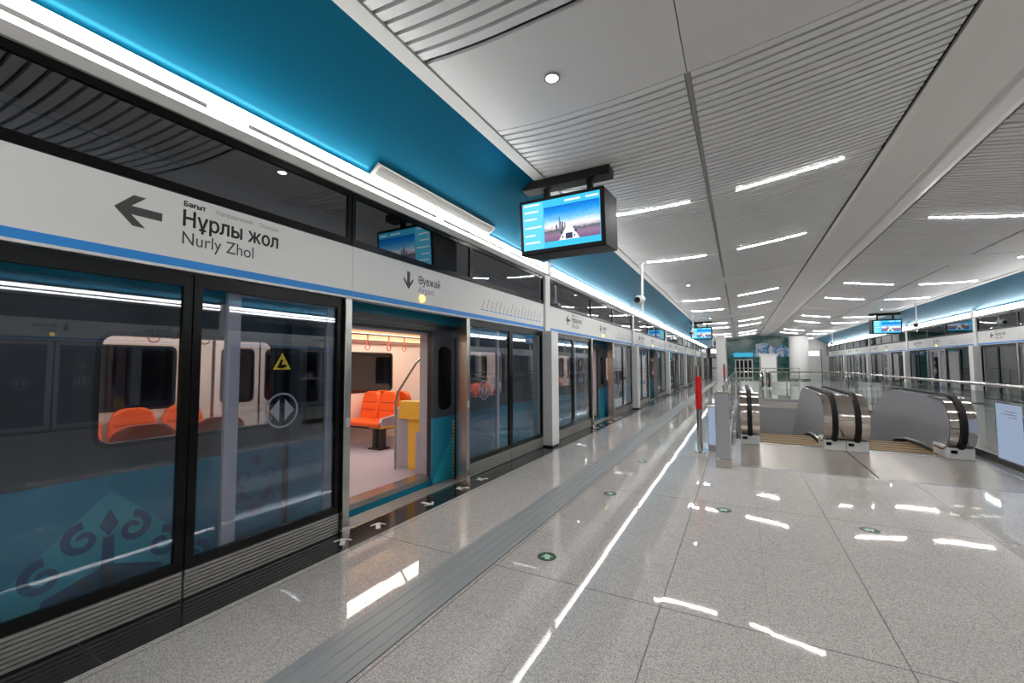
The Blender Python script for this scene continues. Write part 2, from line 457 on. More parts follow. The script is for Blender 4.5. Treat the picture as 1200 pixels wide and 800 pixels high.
def ring(mb, x, cy, cz, r0, r1, m=0, n=32):
    o = [(cy + r1*math.cos(2*PI*i/n), cz + r1*math.sin(2*PI*i/n)) for i in range(n)]
    h = [(cy + r0*math.cos(2*PI*i/n), cz + r0*math.sin(2*PI*i/n)) for i in range(n)]
    mb.px([o, h], x, x + .001, m)
def make_leaf(s):
    """sliding leaf parked behind the fixed panel; s=-1 before the opening, +1 beyond"""
    t = thing('sliding_door_leaf', (0,0,0), '', 'sliding door')
    y0, y1 = (-2.10, -1.13) if s < 0 else (1.13, 2.10)
    x0, x1 = -.095, -.06
    obj('frame', MB().px([rect(y0, y1, .03, 2.24), rect(y0+.1, y1-.07, .14, 2.15)], x0, x1), M['tgrey'], t)
    obj('glass_pane', MB().box(-.081, -.075, y0+.09, y1-.06, .13, 2.16), M['glass'], t)
    cy = (-1.63 if s < 0 else 1.66)
    st = MB(); ring(st, -.074, cy, 1.215, .135, .15)
    for d in (-1, 1):
        st.px([[(cy + d*.025, 1.12),(cy + d*.025, 1.31),(cy + d*.11, 1.215)]], -.0735, -.0725)
    obj('arrow_sticker', st, M['tgrey'], t)
    if s < 0:
        wy = -1.64
        sg = MB().px([[(wy-.1,1.555),(wy+.1,1.555),(wy,1.735)]], -.0735, -.0728, 0)
        sg.px([[(wy-.082,1.566),(wy+.082,1.566),(wy,1.712)]], -.0727, -.072, 1)
        sg.px([[(wy-.05,1.585),(wy-.01,1.575),(wy+.045,1.59),(wy+.03,1.612),(wy-.005,1.605),(wy+.008,1.65),(wy-.012,1.652),(wy-.03,1.61)]], -.0719, -.0712, 0)
        obj('warning_sign', sg, [M['black'], M['yellow']], t)
    return t
def make_transom(y0, y1):
    t = thing('transom_window', (0,0,0), '', 'window')
    obj('frame', MB().px([rect(y0, y1, 2.805, 3.355), rect(y0+.04, y1-.04, 2.87, 3.30)], -.03, .015), M['black'], t)
    obj('pane', MB().box(-.008, -.002, y0+.03, y1-.03, 2.86, 3.31), M['glass_dark'], t)
    return t
def yz(y, z, k=1): return lambda a, b: (.0165, y + a*k, z + b)
def arrow_left(cy, cz, w, h, th):
    # heavy chevron head, straight shaft
    return [[(cy-w/2,cz),(cy-w*.12,cz+h/2),(cy+w*.14,cz+h/2),(cy-w*.16,cz+th*.55),(cy+w/2,cz+th*.55),(cy+w/2,cz-th*.55),(cy-w*.16,cz-th*.55),(cy+w*.14,cz-h/2),(cy-w*.12,cz-h/2)]]
def arrow_down(cy, cz, w, h, th):
    return [[(cy,cz-h/2),(cy+w/2,cz-h*.02),(cy+w/2,cz+h*.16),(cy+th*.55,cz-h*.14),(cy+th*.55,cz+h/2),(cy-th*.55,cz+h/2),(cy-th*.55,cz-h*.14),(cy-w/2,cz+h*.16),(cy-w/2,cz-h*.02)]]
def make_sign(y0, y1, kind):
    t = thing('direction_sign', (0,0,0), '', 'sign')
    obj('board', MB().box(-.1, .015, y0, y1, 2.268, 2.798), M['white'], t, bevel=.003)
    obj('blue_stripe', MB().box(.015, .0165, y0, y1, 2.288, 2.345), M['stripe'], t)
    if kind == 'direction':
        obj('arrow', MB().px(arrow_left(-2.70, 2.60, .25, .2, .05), .0155, .0165), M['ink'], t)
        ya = -2.455
        b = MB(); text_on(b, 'Бағыт', .05, yz(ya, 2.725), .002)
        obj('lettering', b, M['ink'], t)
        b = MB(); text_on(b, 'Направление', .05, yz(ya+.21, 2.725), 0, .27); obj('lettering', b, M['ink_light'], t)
        b = MB(); text_on(b, 'Direction', .05, yz(ya+.53, 2.725), 0, .16); obj('lettering', b, M['ink_light'], t)
        b = MB(); text_on(b, 'Нұрлы жол', .155, yz(ya-.008, 2.585), .0032, .70)
        obj('lettering', b, M['ink'], t)
        b = MB(); text_on(b, 'Nurly Zhol', .13, yz(ya-.008, 2.455), 0, .50)
        obj('lettering', b, M['ink'], t)
    else:
        obj('arrow', MB().px(arrow_down(-.16, 2.595, .16, .21, .045), .0155, .0165), M['ink'], t)
        b = MB(); text_on(b, 'Әуежай', .135, yz(.01, 2.585), .002, .42); obj('lettering', b, M['ink'], t)
        b = MB(); text_on(b, 'Airport', .115, yz(.01, 2.475), 0, .30); obj('lettering', b, M['ink_violet'], t)
        lp = MB().lathe([(.045,0),(.045,.012),(.03,.03),(0,.036)]); lp.v = [(.015 + z, .08 + x, 2.41 + y) for x, y, z in lp.v]
        obj('indicator_lamp', lp, M['lamp_y'], t, smooth=True)
        # route diagram: a dashed line of stations with slanted names
        rb = MB(); nb = MB(); rnd = random.Random(3)
        for i in range(17):
            yy = 1.42 + .13*i
            rb.box(.0155, .0165, yy, yy+.085, 2.425, 2.44)
            L_ = rnd.uniform(.1, .19)
            nb.px([[(yy+.03,2.46),(yy+.045,2.46),(yy+.045+L_*.5,2.46+L_),(yy+.03+L_*.5,2.46+L_)]], .0155, .0165)
        obj('route_line', rb, M['stripe'], t); obj('station_name', nb, M['ink_light'], t)
    return t
def make_pillar():
    t = thing('screen_pillar', (0,0,0), '', 'pillar')
    obj('lower_casing', MB().box(-.12, .20, -.17, .17, .03, 2.262), M['white'], t, bevel=.012)
    obj('plinth', MB().box(-.10, .185, -.155, .155, 0, .03), M['black'], t)
    obj('upper_post', MB().box(-.1, .055, -.115, .115, 2.262, 3.40), M['white'], t, bevel=.006)
    obj('post_cap', MB().box(-.1, .10, -.10, .10, 3.40, 3.66), M['white'], t, bevel=.006)
    return t
def make_cove():
    """long light trough on top of the screen, 7.55 m"""
    t = thing('cove_light', (0,0,0), '', 'light strip')
    a, b = -3.75, 3.75
    obj('housing', MB().py([[(-.1,3.36),(.035,3.36),(.085,3.415),(.045,3.42),(.045,3.60),(.02,3.62),(-.1,3.62)]], a, b), M['white_m'], t)
    obj('lower_diffuser', MB().box(.047, .062, a, b, 3.42, 3.468), M['cove'], t)
    obj('upper_diffuser', MB().box(.047, .062, a, b, 3.51, 3.596), M['cove'], t)
    g = MB(); q = [(-3.74,-2.35),(-2.05,.3),(.45,2.1),(2.25,3.74)]
    for u, v in q: g.box(.047, .058, u, v, 3.4685, 3.5095)
    obj('trough_groove', g, M['rib'], t)
    return t
def make_sill():
    t = thing('door_sill', (0,0,0), '', 'door sill')
    b = MB().box(-.25, .02, -1.0, 1.0, -.14, .002)
    obj('sill_plate', b, M['steel'], t)
    r = MB()
    for k in range(6): r.box(-.22+.036*k, -.205+.036*k, -.99, .99, .002, .006)
    obj('sill_rib', r, M['rib'], t)
    return t
def arrow_decal(name='arrow_marking'):
    b = MB()
    b.pz([[(0,.085),(.075,.03),(.075,.0),(.022,.035),(.022,-.085),(-.022,-.085),(-.022,.035),(-.075,.0),(-.075,.03)]], .0006, .0016)
    return obj(name, b, M['decal'])

PANELS = [(-3.58,-2.375),(-2.365,-1.09),(1.09,2.375),(2.385,3.68)]
TRANS = [(-3.74,-1.0),(-.985,1.17),(1.175,3.74)]
protos = {
 'p': [make_panel(*p) for p in PANELS], 'post': make_post(), 'leaf': [make_leaf(-1), make_leaf(1)],
 'tr': [make_transom(*p) for p in TRANS], 'sg': [make_sign(-3.745,-.977,'direction'), make_sign(-.973,3.745,'stop')],
 'pil': make_pillar(), 'cove': make_cove(), 'sill': make_sill(), 'arrow': arrow_decal(),
}
used = set()
def place(p, side, m, y, label, group, cat=None, dx=0, z=0, rz=0):
    """put proto p on a side (0 left, 1 right), module m, at local y"""
    o = p if p.name not in used else dup(p)
    used.add(p.name)
    x = XL if side == 0 else XR
    yc = DY + PITCH*m
    sg = 1 if side == 0 else -1
    o.location = (x + sg*dx, yc + sg*y, z)
    o.rotation_euler = (0, 0, rz + (0 if side == 0 else PI))
    o['label'] = label; o['kind'] = 'thing'
    if group: o['group'] = group
    if cat: o['category'] = cat
    return o
NM = 7
for side in (0, 1):
    S = side_label(side); wall = f'{S} platform screen wall'
    for m in range(NM):
        d = ORD[m] + ' doorway'
        near_first = [0,1,2,3] if side == 0 else [3,2,1,0]
        for i in range(4):
            pos = near_first.index(i)
            where = ['glass panel two before', 'glass panel just before', 'glass panel just past', 'glass panel two past'][pos]
            place(protos['p'][i], side, m, PANELS[i][0], f'black framed {where} the {d} of the {S} screen wall', f'glass panels of the {wall}')
        for i, yy in enumerate((-1.04, 1.04)):
            nr = (i == 0) == (side == 0)
            place(protos['post'], side, m, yy, f'steel post on the {"near" if nr else "far"} edge of the {d}, {S} wall', f'door posts of the {wall}')
        for i in (0, 1):
            nr = (i == 0) == (side == 0)
            place(protos['leaf'][i], side, m, 0 if side == 0 else (1.105 if i == 0 else -1.105), f'sliding glass door leaf on the {"near" if nr else "far"} half of the {d}, {S} wall', f'sliding leaves of the {wall}')
        for i in range(3):
            pos = i if side == 0 else 2 - i
            place(protos['tr'][i], side, m, 0, f'dark upper window over the {d} of the {S} wall, {["near","middle","far"][pos]} one of three', f'upper windows of the {wall}')
        for i in (0, 1):
            if side == 0 or True:
                what = 'white board with Nurly Zhol arrow' if i == 0 else 'white board with Airport arrow and route diagram'
                place(protos['sg'][i], side, m, 0, f'{what}, {d}, {S} wall', f'sign boards of the {wall}')
        place(protos['cove'], side, m, 0 if side == 0 else .0, f'glowing white light trough above the {d}, {S} wall', f'light troughs of the {wall}')
        place(protos['sill'], side, m, 0, f'ribbed steel sill under the {d}, {S} wall', f'door sills of the {wall}')
        place(protos['pil'], side, m, 3.87 if side == 0 else -3.87, f'white square pillar, {ORD[m]} from the camera along the {S} wall', f'white pillars of the {wall}')
        if side == 0 and m < 5:
            for k, (yy, a) in enumerate(((-1.19,.75),(-.76,.75),(0,-PI+ .35),(.69,2.2),(1.18,2.2))):
                # arrows: the four outer ones point in at the door, the middle one out of it
                ang = {0: PI/4, 1: PI/4, 2: -PI/2, 3: 3*PI/4, 4: 3*PI/4}[k]
                nm = ['first','second','middle','fourth','last'][k]
                place(protos['arrow'], side, m, yy, f'white floor arrow, {nm} of five on black stone before the {d}', 'white arrows on the black stone', 'floor marking', dx=.19, rz=ang)

# grille on the light trough
t = thing('ventilation_grille', (-3.36, 4.35, 3.62), 'long pale slatted grille lying on top of the first light trough', 'grille')
obj('grille_frame', MB().px([rect(-1.2,1.2,-.075,.075), rect(-1.16,1.16,-.058,.058)], 0, .02), M['rib'], t)
sl = MB()
for k in range(12): sl.box(.004, .014, -1.16, 1.16, -.056 + .0097*k, -.051 + .0097*k)
obj('louvre', sl, M['rib'], t)
t.location = (-3.335, 4.35, 3.682); t.rotation_euler = (0, math.radians(54), 0)

# ------------------------------------------------------------------ ceiling lights
def make_bar(xa, xb, y):
    cx = (xa + xb)/2
    t = thing('ceiling_light', (cx, y, zc(cx)), '', 'ceiling light')
    h = MB(); arch(h, xa, xb, y-.030, y+.030, -.002, .010); h.v = [(a-cx, b-y, c-zc(cx)) for a, b, c in h.v]
    obj('housing', h, M['white'], t)
    d = MB(); arch(d, xa+.02, xb-.02, y-.016, y+.016, -.006, -.002); d.v = [(a-cx, b-y, c-zc(cx)) for a, b, c in d.v]
    obj('diffuser', d, M['bar'], t)
    return t
XB = [(-2.06,-.63),(.02,1.40),(3.40,4.78),(5.43,6.86)]
bar0 = [make_bar(a, b, BARS[0]) for a, b in XB]
rown = ['left edge', 'left inner', 'right inner', 'right edge']
vis = [y for y in BARS]
for i, (a, b) in enumerate(XB):
    for k, y in enumerate(vis):
        o = bar0[i] if k == 0 else dup(bar0[i])
        o.location.y = y
        kk = k - 1
        nth = 'just behind the camera' if k < 2 else (ORD[k-2] + ' one ahead of camera')
        if k == 0: nth = 'well behind the camera'
        o['label'] = f'slim white ceiling bar, {rown[i]} row, {nth}'
        o['group'] = 'light bars in the slatted ceiling'; o['kind'] = 'thing'
def make_down():
    t = thing('downlight', (0,0,0), '', 'ceiling light')
    obj('ring', MB().pz([[(.075*math.cos(2*PI*i/28), .075*math.sin(2*PI*i/28)) for i in range(28)], [(.055*math.cos(2*PI*i/28), .055*math.sin(2*PI*i/28)) for i in range(28)]], -.012, .004), M['rib'], t)
    obj('lens', MB().lathe([(.0,-.006),(.054,-.005),(.054,-.001)], n=28), M['down'], t)
    return t
dl = make_down(); first = True
for k in range(4):
    for s, x in (('left', -1.44), ('right', 6.24)):
        o = dl if first else dup(dl); first = False
        y = 3.477 + BAY*k
        o.location = (x, y, zc(x) - .006)
        tag(o, f'round downlight in the {ORD[k]} flat ceiling band from the camera, {s} side', 'ceiling light', 'round downlights', 'thing')
sensor = obj('smoke_detector', MB().lathe([(.0,-.03),(.03,-.03),(.045,-.01),(.045,-.001)], n=20), M['black_p'], smooth=True)
sensor.location = (.16, 3.93, zc(.16)); tag(sensor, 'small dark sensor button on the flat ceiling band, left of the beam', 'sensor', kind='thing')
s2 = dup(sensor); s2.location = (.62, 3.94, zc(.62)); tag(s2, 'small dark sensor button on the flat ceiling band, closest to the beam', 'sensor')

# ------------------------------------------------------------------ hanging displays
def make_display(y, x0=-2.66, x1=-1.45):
    cx = (x0 + x1)/2; w = x1 - x0
    t = thing('hanging_display', (cx, y, 4.235), '', 'display')
    hw = w/2
    # wedge casing: screens front and back lean a little, thick body between
    prof = [(-.16,-.36),(.40,-.26),(.44,-.30),(.44,-1.02),(.38,-1.06),(-.10,-1.13),(-.16,-1.10)]
    prof = [(-.18,-.365),(.48,-.31),(.48,-1.06),(-.12,-1.125)]
    c = MB().px([[(a, b) for a, b in prof]], -hw, hw)
    obj('casing', c, M['black_p'], t, bevel=.02)
    # front screen, on the leaning front face
    def face(u, v, d=.004):      # u along x (-.5..+.5 of w), v 0..1 of the height
        y_ = -.18 + .06*(1-v) - d; z_ = -1.125 + (.76)*v
        return (u*w, y_, z_)
    def back(u, v, d=.004):
        return (-u*w, .48 + d, -1.06 + .75*v)
    for fn in (face, back):
        def quad(u0, u1, v0, v1, d):
            return MB().add([fn(u0,v0,d), fn(u1,v0,d), fn(u1,v1,d), fn(u0,v1,d), fn(u0,v0,d-.003), fn(u1,v0,d-.003), fn(u1,v1,d-.003), fn(u0,v1,d-.003)],
               [(0,1,2,3),(4,7,6,5),(0,4,5,1),(1,5,6,2),(2,6,7,3),(3,7,4,0)])
        sc = obj('screen', quad(-.455, .455, .085, .93, .006), M['scr_bg'], t)
        obj('side_column', quad(-.452, -.2, .09, .925, .0075), M['scr_side'], sc)
        obj('picture', quad(-.19, .45, .19, .80, .0075), M['scr_pic'], sc)
        rd = MB()
        q = [(-.02,.19),(.22,.19),(.13,.42),(.07,.42)]
        rd.add([fn(u, v, .0085) for u, v in q] + [fn(u, v, .0078) for u, v in q], [(0,1,2,3),(4,7,6,5),(0,4,5,1),(1,5,6,2),(2,6,7,3),(3,7,4,0)])
        obj('road', rd, M['scr_white'], sc)
        rd = MB()
        for u0, u1, v0, v1 in ((-.012,-.004,.40,.60),(.0,.012,.40,.52),(.02,.035,.40,.50),(.05,.06,.40,.49),(-.05,-.035,.40,.47),(.06,.14,.2,.3),(.0,.03,.3,.34),(.165,.19,.3,.34),(.02,.035,.22,.26),(.155,.17,.22,.26)):
            b_ = quad(u0, u1, v0, v1, .0095); rd.add(b_.v, b_.f)
        obj('traffic', rd, M['scr_dark'], sc)
        bl = MB()
        for v, u1 in ((.87,-.24),(.75,-.26),(.62,-.28),(.47,-.22),(.33,-.3),(.2,-.25)):
            b_ = quad(-.43, u1, v, v+.028, .0088); bl.add(b_.v, b_.f)
        for u0, u1 in ((.06,.24),(.3,.44)):
            b_ = quad(u0, u1, .85, .88, .0088); bl.add(b_.v, b_.f)
        obj('text_line', bl, M['scr_white'], sc)
    obj('ceiling_mount', MB().box(-.66, .62, .03, .27, -.125, -.005), M['black_p'], t, bevel=.01)
    for s in (-.32, .32):
        obj('hanger', MB().box(s-.035, s+.035, .12, .20, -.345, -.125), M['black_p'], t)
    return t
d0 = make_display(5.35)
tag(d0, 'large hanging display with city boulevard picture, by the open train door', 'display', 'hanging displays', 'thing')
d1 = dup(d0); d1.location.y = 28.9; tag(d1, 'small far hanging display above the left edge of the platform', 'display')
d2 = dup(d0); d2.location = (4.8 + 2.055, 28.9, 4.235); tag(d2, 'far hanging display on the right side of the platform', 'display')

# ------------------------------------------------------------------ cameras on poles
def make_cctv():
    t = thing('security_camera', (0,0,0), '', 'camera')
    obj('drop_pole', MB().tube([(0,0,0),(0,0,-1.28)], .028, 12), M['white'], t, smooth=True)
    obj('ceiling_flange', MB().lathe([(.075,-.02),(.075,-.001)], n=20), M['white'], t)
    a = obj('body', MB().tube([(-.03,.06,-.98),(-.05,-.02,-.985),(-.09,-.22,-1.0)], [.085,.09,.085], 16), M['white'], t, smooth=True)
    obj('lens', MB().tube([(-.09,-.222,-1.0),(-.092,-.236,-1.001)], .078, 16), M['black_p'], a)
    obj('sun_shield', MB().tube([(-.03,.07,-.955),(-.07,-.15,-.965)], [.098,.098], 16), M['white'], a, smooth=True)
    return t
c0 = make_cctv(); cl = [(-2.2, 11.35, 'white security camera on the first pole over the left platform edge'),
  (-2.2, 25.1, 'white security camera on the second pole over the left platform edge'),
  (7.0, 25.1, 'white security camera on a pole over the right platform edge, nearer one'),
  (7.0, 44.6, 'white security camera on a pole over the right platform edge, farther one'),
  (-2.2, 44.6, 'white security camera on the third pole over the left platform edge')]
for i, (x, y, lab) in enumerate(cl):
    o = c0 if i == 0 else dup(c0)
    o.location = (x, y, zc(max(x, -2.4) if x < 2.4 else min(x, 7.2)) - .0); tag(o, lab, 'camera', 'security cameras', 'thing')
    if x > 2.4: o.rotation_euler = (0, 0, 0)

# ------------------------------------------------------------------ floor stickers
def make_dot():
    t = thing('floor_sticker', (0,0,0), '', 'floor sticker')
    obj('disc', MB().pz([[(.08*math.cos(2*PI*i/32), .08*math.sin(2*PI*i/32)) for i in range(32)]], .0004, .0016), M['green'], t)
    obj('arrow', MB().pz([[(-.052,-.01),(.0,.05),(.052,-.01),(.02,-.01),(.02,-.05),(-.02,-.05),(-.02,-.01)]], .0016, .0024), M['pale'], t)
    return t
dt = make_dot(); dots = [(-1.464, 3.325+1.95*k, 0) for k in range(9)] + [(-.203,5.256,1),(1.049,5.276,1),(5.3,5.27,1)]
for i, (x, y, r) in enumerate(dots):
    o = dt if i == 0 else dup(dt)
    o.location = (x, y, 0); o.rotation_euler = (0,0, .5 if not r else -.9)
    lab = f'green round floor sticker, {ORD[i]} in the row beside the grey strip' if i < 9 else \
      ['green round floor sticker alone in mid platform before the red post', 'green round floor sticker in front of the escalators', 'green round floor sticker right of the escalators'][i-9]
    tag(o, lab, 'floor sticker', 'green floor stickers', 'thing')

# ------------------------------------------------------------------ red and steel posts
def make_redpost():
    t = thing('marker_post', (0,0,0), '', 'post')
    obj('pole', MB().tube([(0,0,0),(0,0,1.56)], .045, 16), M['chrome'], t, smooth=True)
    obj('red_sleeve', MB().tube([(0,0,.78),(0,0,1.37)], .056, 16), M['red'], t, smooth=True)
    obj('base', MB().lathe([(.09,0),(.09,.012),(.06,.02)], n=20), M['steel'], t)
    return t
rp = make_redpost(); rp.location = (-.675, 8.42, 0); tag(rp, 'steel post with a red sleeve before the glass railing, nearer one', 'post')
rp2 = dup(rp); rp2.location = (-.88, 30, 0); tag(rp2, 'steel post with a red sleeve far beyond the escalator well', 'post')
t = thing('cabinet', (-.47, 8.62, 0), 'pale blue lit box standing by the red sleeved post', 'cabinet')
obj('cabinet_body', MB().box(-.085, .085, 0, .25, .1, .82), M['white'], t, bevel=.01)
obj('front_panel', MB().box(-.07, .07, -.006, -.001, .13, .79), M['box_blue'], t)
obj('plinth', MB().box(-.08, .08, .02, .24, 0, .1), M['steel_d'], t)

# ------------------------------------------------------------------ glass railings round the well
def make_railing(name, L, label, base='steel_d'):
    """runs along +y from 0 to L"""
    t = thing(name, (0,0,0), label, 'railing')
    obj('base_channel', MB().box(-.05, .05, 0, L, 0, .12), M[base], t)
    n = max(1, round(L / 1.9)); w = L / n
    for k in range(n):
        obj('glass_pane', MB().box(-.008, .008, k*w+.02, (k+1)*w-.02, .1, 1.12), M['rail_glass'], t)
    obj('handrail', MB().tube([(0,0,1.235),(0,L,1.235)], .028, 12), M['chrome'], t, smooth=True)
    for k in range(n + 1):
        y = min(max(k*w, .03), L-.03)
        p = obj('baluster', MB().box(-.012, .012, y-.018, y+.018, .1, 1.21), M['steel'], t)
        obj('clamp', MB().box(-.03, .03, y-.05, y+.05, .86, .90).box(-.03,.03,y-.05,y+.05,.3,.34), M['steel'], p)
    return t
rl = make_railing('glass_railing', WY1 - 7.5, 'glass railing along the left side of the escalator well'); rl.location = (-.24, 7.5, 0)
rr = make_railing('glass_railing', WY1 - 7.5, 'glass railing with steel handrail on the right of the escalators', 'curb'); rr.location = (3.62, 7.5, 0)
rf = make_railing('glass_railing', 3.70, 'glass railing across the far end of the escalator well'); rf.location = (3.55, WY1 + .1, 0); rf.rotation_euler = (0, 0, PI/2)
# end post of the left railing
t = thing('railing_end_post', (-.265, 7.40, 0), 'tall brushed steel end post of the left glass railing', 'post')
obj('shaft', MB().box(-.10, .10, -.04, .04, .13, 1.14), M['steel_d'], t, bevel=.008)
obj('shoe', MB().box(-.105, .105, -.05, .05, 0, .13), M['chrome'], t, bevel=.006)
obj('top_cap', MB().box(-.10, .10, -.045, .045, 1.14, 1.165), M['chrome'], t)
t = thing('information_plate', (3.5, 9.05, 0), 'pale blue plate on the right glass railing beside the escalators', 'sign')
obj('plate', MB().box(-.012, .012, -.36, .36, .14, .98), M['box_blue'], t)
obj('mounting_frame', MB().px([rect(-.38,.38,.12,1.0), rect(-.36,.36,.14,.98)], -.016, .016), M['steel'], t)
b = MB()
for k, (a, c) in enumerate(((-.2,.1),(-.2,.2),(-.2,.0))): b.box(-.0135, -.0125, a, c, .86-.04*k, .872-.04*k)
obj('text_line', b, M['ink_light'], t)

# ------------------------------------------------------------------ escalators
SL = math.tan(math.radians(31))
def esc_profile():
    pts = []
    c = (10.0, .56); r = .44
    for i in range(17):
        a = PI/2 + PI*i/16
        pts.append((c[0] + r*math.cos(a), c[1] + r*math.sin(a)))
    low = [(10.9,.07),(11.8,.02),(12.6,-.10),(13.4,-.42),(19.6,-.42-6.2*SL)]
    top = [(19.6,-.42-6.2*SL+1.05),(14.3,.42),(13.8,.70),(13.35,.90),(12.9,.985),(12.4,1.0)]
    return pts + low + top
EP = esc_profile()
def esc_rail_path():
    c = (10.0, .56); r = .455
    p = [(10.6,.10),(10.25,.10)]
    p += [(c[0] + r*math.cos(a), c[1] + r*math.sin(a)) for a in [1.5*PI - PI*i/16 for i in range(17)]]
    p += [(12.4,1.015),(12.9,1.0),(13.35,.915),(13.8,.715),(14.3,.435),(19.5,-.40-6.1*SL+1.05)]
    return p
RP = esc_rail_path()
def balustrade(t, x, inner):
    """inner: +1 the step side is towards +x"""
    b = obj('balustrade', MB().px([EP], x-.10, x+.10), M['steel_d'], t)
    cap = MB()
    fr = [(10.0 + .447*math.cos(a), .56 + .447*math.sin(a)) for a in [PI/2 + PI*i/20 for i in range(21)]]
    vs = []; fs = []
    for (a, z) in fr + [(10.28,.113)]:
        pass
    ring_ = [(10.45,1.006)] + fr + [(10.3,.113)]
    n = len(ring_)
    for (a, z) in ring_: vs += [(x-.165, a, z), (x+.165, a, z)]
    for (a, z) in ring_:
        k = .92
        vs += [(x-.165, 10.0+(a-10.0)*k if a < 10 else a, .56+(z-.56)*k), (x+.165, 10.0+(a-10.0)*k if a < 10 else a, .56+(z-.56)*k)]
    for i in range(n-1):
        a = 2*i
        fs.append((a, a+1, a+3, a+2))
        o = 2*n
        fs.append((o+a, o+a+2, o+a+3, o+a+1))
        fs.append((a, a+2, o+a+2, o+a)); fs.append((a+1, o+a+1, o+a+3, a+3))
    e = 2*(n-1); o = 2*n
    fs += [(0,o,o+1,1), (e,e+1,o+e+1,o+e)]
    cap.add(vs, fs)
    obj('newel_cowl', cap, M['chrome'], b, smooth=True)
    # black handrail band
    hr = MB(); vs = []; fs = []; n = len(RP)
    for i, (a, z) in enumerate(RP):
        p, q = RP[max(i-1,0)], RP[min(i+1,n-1)]
        tx, tz = q[0]-p[0], q[1]-p[1]; l = math.hypot(tx, tz); nx, nz = -tz/l, tx/l
        for dx, h in ((-.042,0),(-.042,.026),(-.025,.042),(.025,.042),(.042,.026),(.042,0)):
            vs.append((x+dx, a + nx*h, z + nz*h))
    for i in range(n-1):
        for k in range(6): fs.append((6*i+k, 6*i+(k+1)%6, 6*i+6+(k+1)%6, 6*i+6+k))
    fs += [tuple(range(6)), tuple(6*(n-1)+k for k in range(6))[::-1]]
    hr.add(vs, fs); obj('handrail', hr, M['rubber'], b, smooth=True)
    bs = obj('newel_base', MB().box(x-.163, x+.163, 9.70, 10.34, .002, .19), M['white_m'], b, bevel=.008)
    obj('speed_sensor', MB().box(x-.13, x-.05, 9.694, 9.70, .10, .15), M['black'], bs)
    # skirt with bright lower edge along the steps
    sk = MB(); s = inner
    path = [(10.12,.045),(11.2,.04),(12.0,.0),(12.7,-.11),(13.4,-.41),(19.5,-.41-6.1*SL)]
    vs = []; fs = []
    for a, z in path:
        vs += [(x+s*.10, a, z-.012), (x+s*.125, a, z-.012), (x+s*.118, a, z+.018), (x+s*.10, a, z+.026)]
    for i in range(len(path)-1):
        for k in range(4): fs.append((4*i+k, 4*i+(k+1)%4, 4*i+4+(k+1)%4, 4*i+4+k))
    fs += [(0,1,2,3), tuple(4*(len(path)-1)+k for k in (3,2,1,0))]
    sk.add(vs, fs); obj('skirt_edge', sk, M['chrome'], b)
    obj('comb_light', MB().box(min(x+s*.127,x+s*.15), max(x+s*.127,x+s*.15), 10.06, 10.14, .006, .06), M['comb_led'], b)
    return b
def make_escalator(xa, xb):
    t = thing('escalator', (0,0,0), '', 'escalator')
    balustrade(t, xa, 1); balustrade(t, xb, -1)
    i0, i1 = xa + .145, xb - .145
    lp = MB().box(xa - .155, xb + .155, WY0 + .08, 9.77, -.06, .001).box(i0, i1, 9.77, 9.9, -.06, .001)
    obj('landing_plate', lp, M['landing'], t)
    obj('comb_plate', MB().box(i0, i1, 9.9, 10.03, -.05, .004), M['steel'], t)
    st = MB(); dk = MB(); y = 10.03; z = -.012
    for k in range(21):
        rise = [0,0,.004,.012,.05,.11,.17][k] if k < 7 else .24
        z -= rise
        st.box(i0, i1, y, y+.385, z-.3, z)
        dk.box(i0, i1, y+.345, y+.387, z, z+.002)
        dk.box(i0, i1, y+.12, y+.20, z, z+.0015)
        y += .40
    sp = obj('step', st, M['brown'], t); obj('step_groove', dk, M['brown_d'], sp)
    return t
e1 = make_escalator(.14, 1.49); tag(e1, 'left escalator going down, steel sides and black handrails', 'escalator', kind='thing')
e2 = dup(e1); e2.location = (1.68, 0, 0); tag(e2, 'right escalator going down, beside the right glass railing', 'escalator')
struct('floor_landing_frame', MB().box(WX0, WX1, WY0-.0, WY0+.07, -.25, .002).box(WX0, WX0+.1, WY0, 10.3, -.25, -.002).box(3.34, WX1, WY0, 10.3, -.25, -.002), M['steel_d'])

# ------------------------------------------------------------------ the far hall
struct('wall_end', MB().box(-2.0, 5.6, 53, 53.3, 0, 4.8), M['marble'])
struct('wall_end_left', MB().box(-3.42, -1.9, 61.5, 61.8, 0, 4.8), M['white_m'])
struct('wall_end_right', MB().box(5.2, 8.3, 56, 56.3, 0, 4.8), M['white_m'])
struct('wall_far', MB().box(-7.6, 12.2, Y1, Y1+.2, -1.4, 4.8), M['white_m'])
struct('pillar_left', MB().box(-2.0, -1.2, 46, 53.0, 0, 4.6), M['white_m'])
t = thing('column', (5.0, 48.6, 0), 'big round white column beyond the escalators', 'column')
obj('shaft', MB().lathe([(.78,.15),(.78,4.2)], n=40), M['white'], t, smooth=True)
obj('base_ring', MB().lathe([(.8,0),(.8,.15)], n=40), M['steel'], t, smooth=True)
t = thing('lift_shaft', (2.32, 45, 0), 'pale boxy lift housing before the green marble wall', 'lift')
obj('shaft_body', MB().box(-.64, .64, 0, 1.6, 0, 2.3), M['frost'], t)
obj('roof_cap', MB().box(-.72, .72, -.06, 1.66, 2.3, 2.46), M['white'], t)
obj('door', MB().box(.645, .66, .2, 1.3, 0, 2.05), M['black'], t)
obj('corner_post', MB().box(-.66, -.6, -.02, .04, 0, 2.3).box(.6, .66, -.02, .04, 0, 2.3), M['steel'], t)
t = thing('overhead_sign', (.36, 52.8, 2.32), 'blue sign band over the doors in the green marble wall', 'sign')
obj('sign_box', MB().box(-.95, .95, -.12, .0, 0, .48), emit('sign_blue', lin(70,180,214), .34), t)
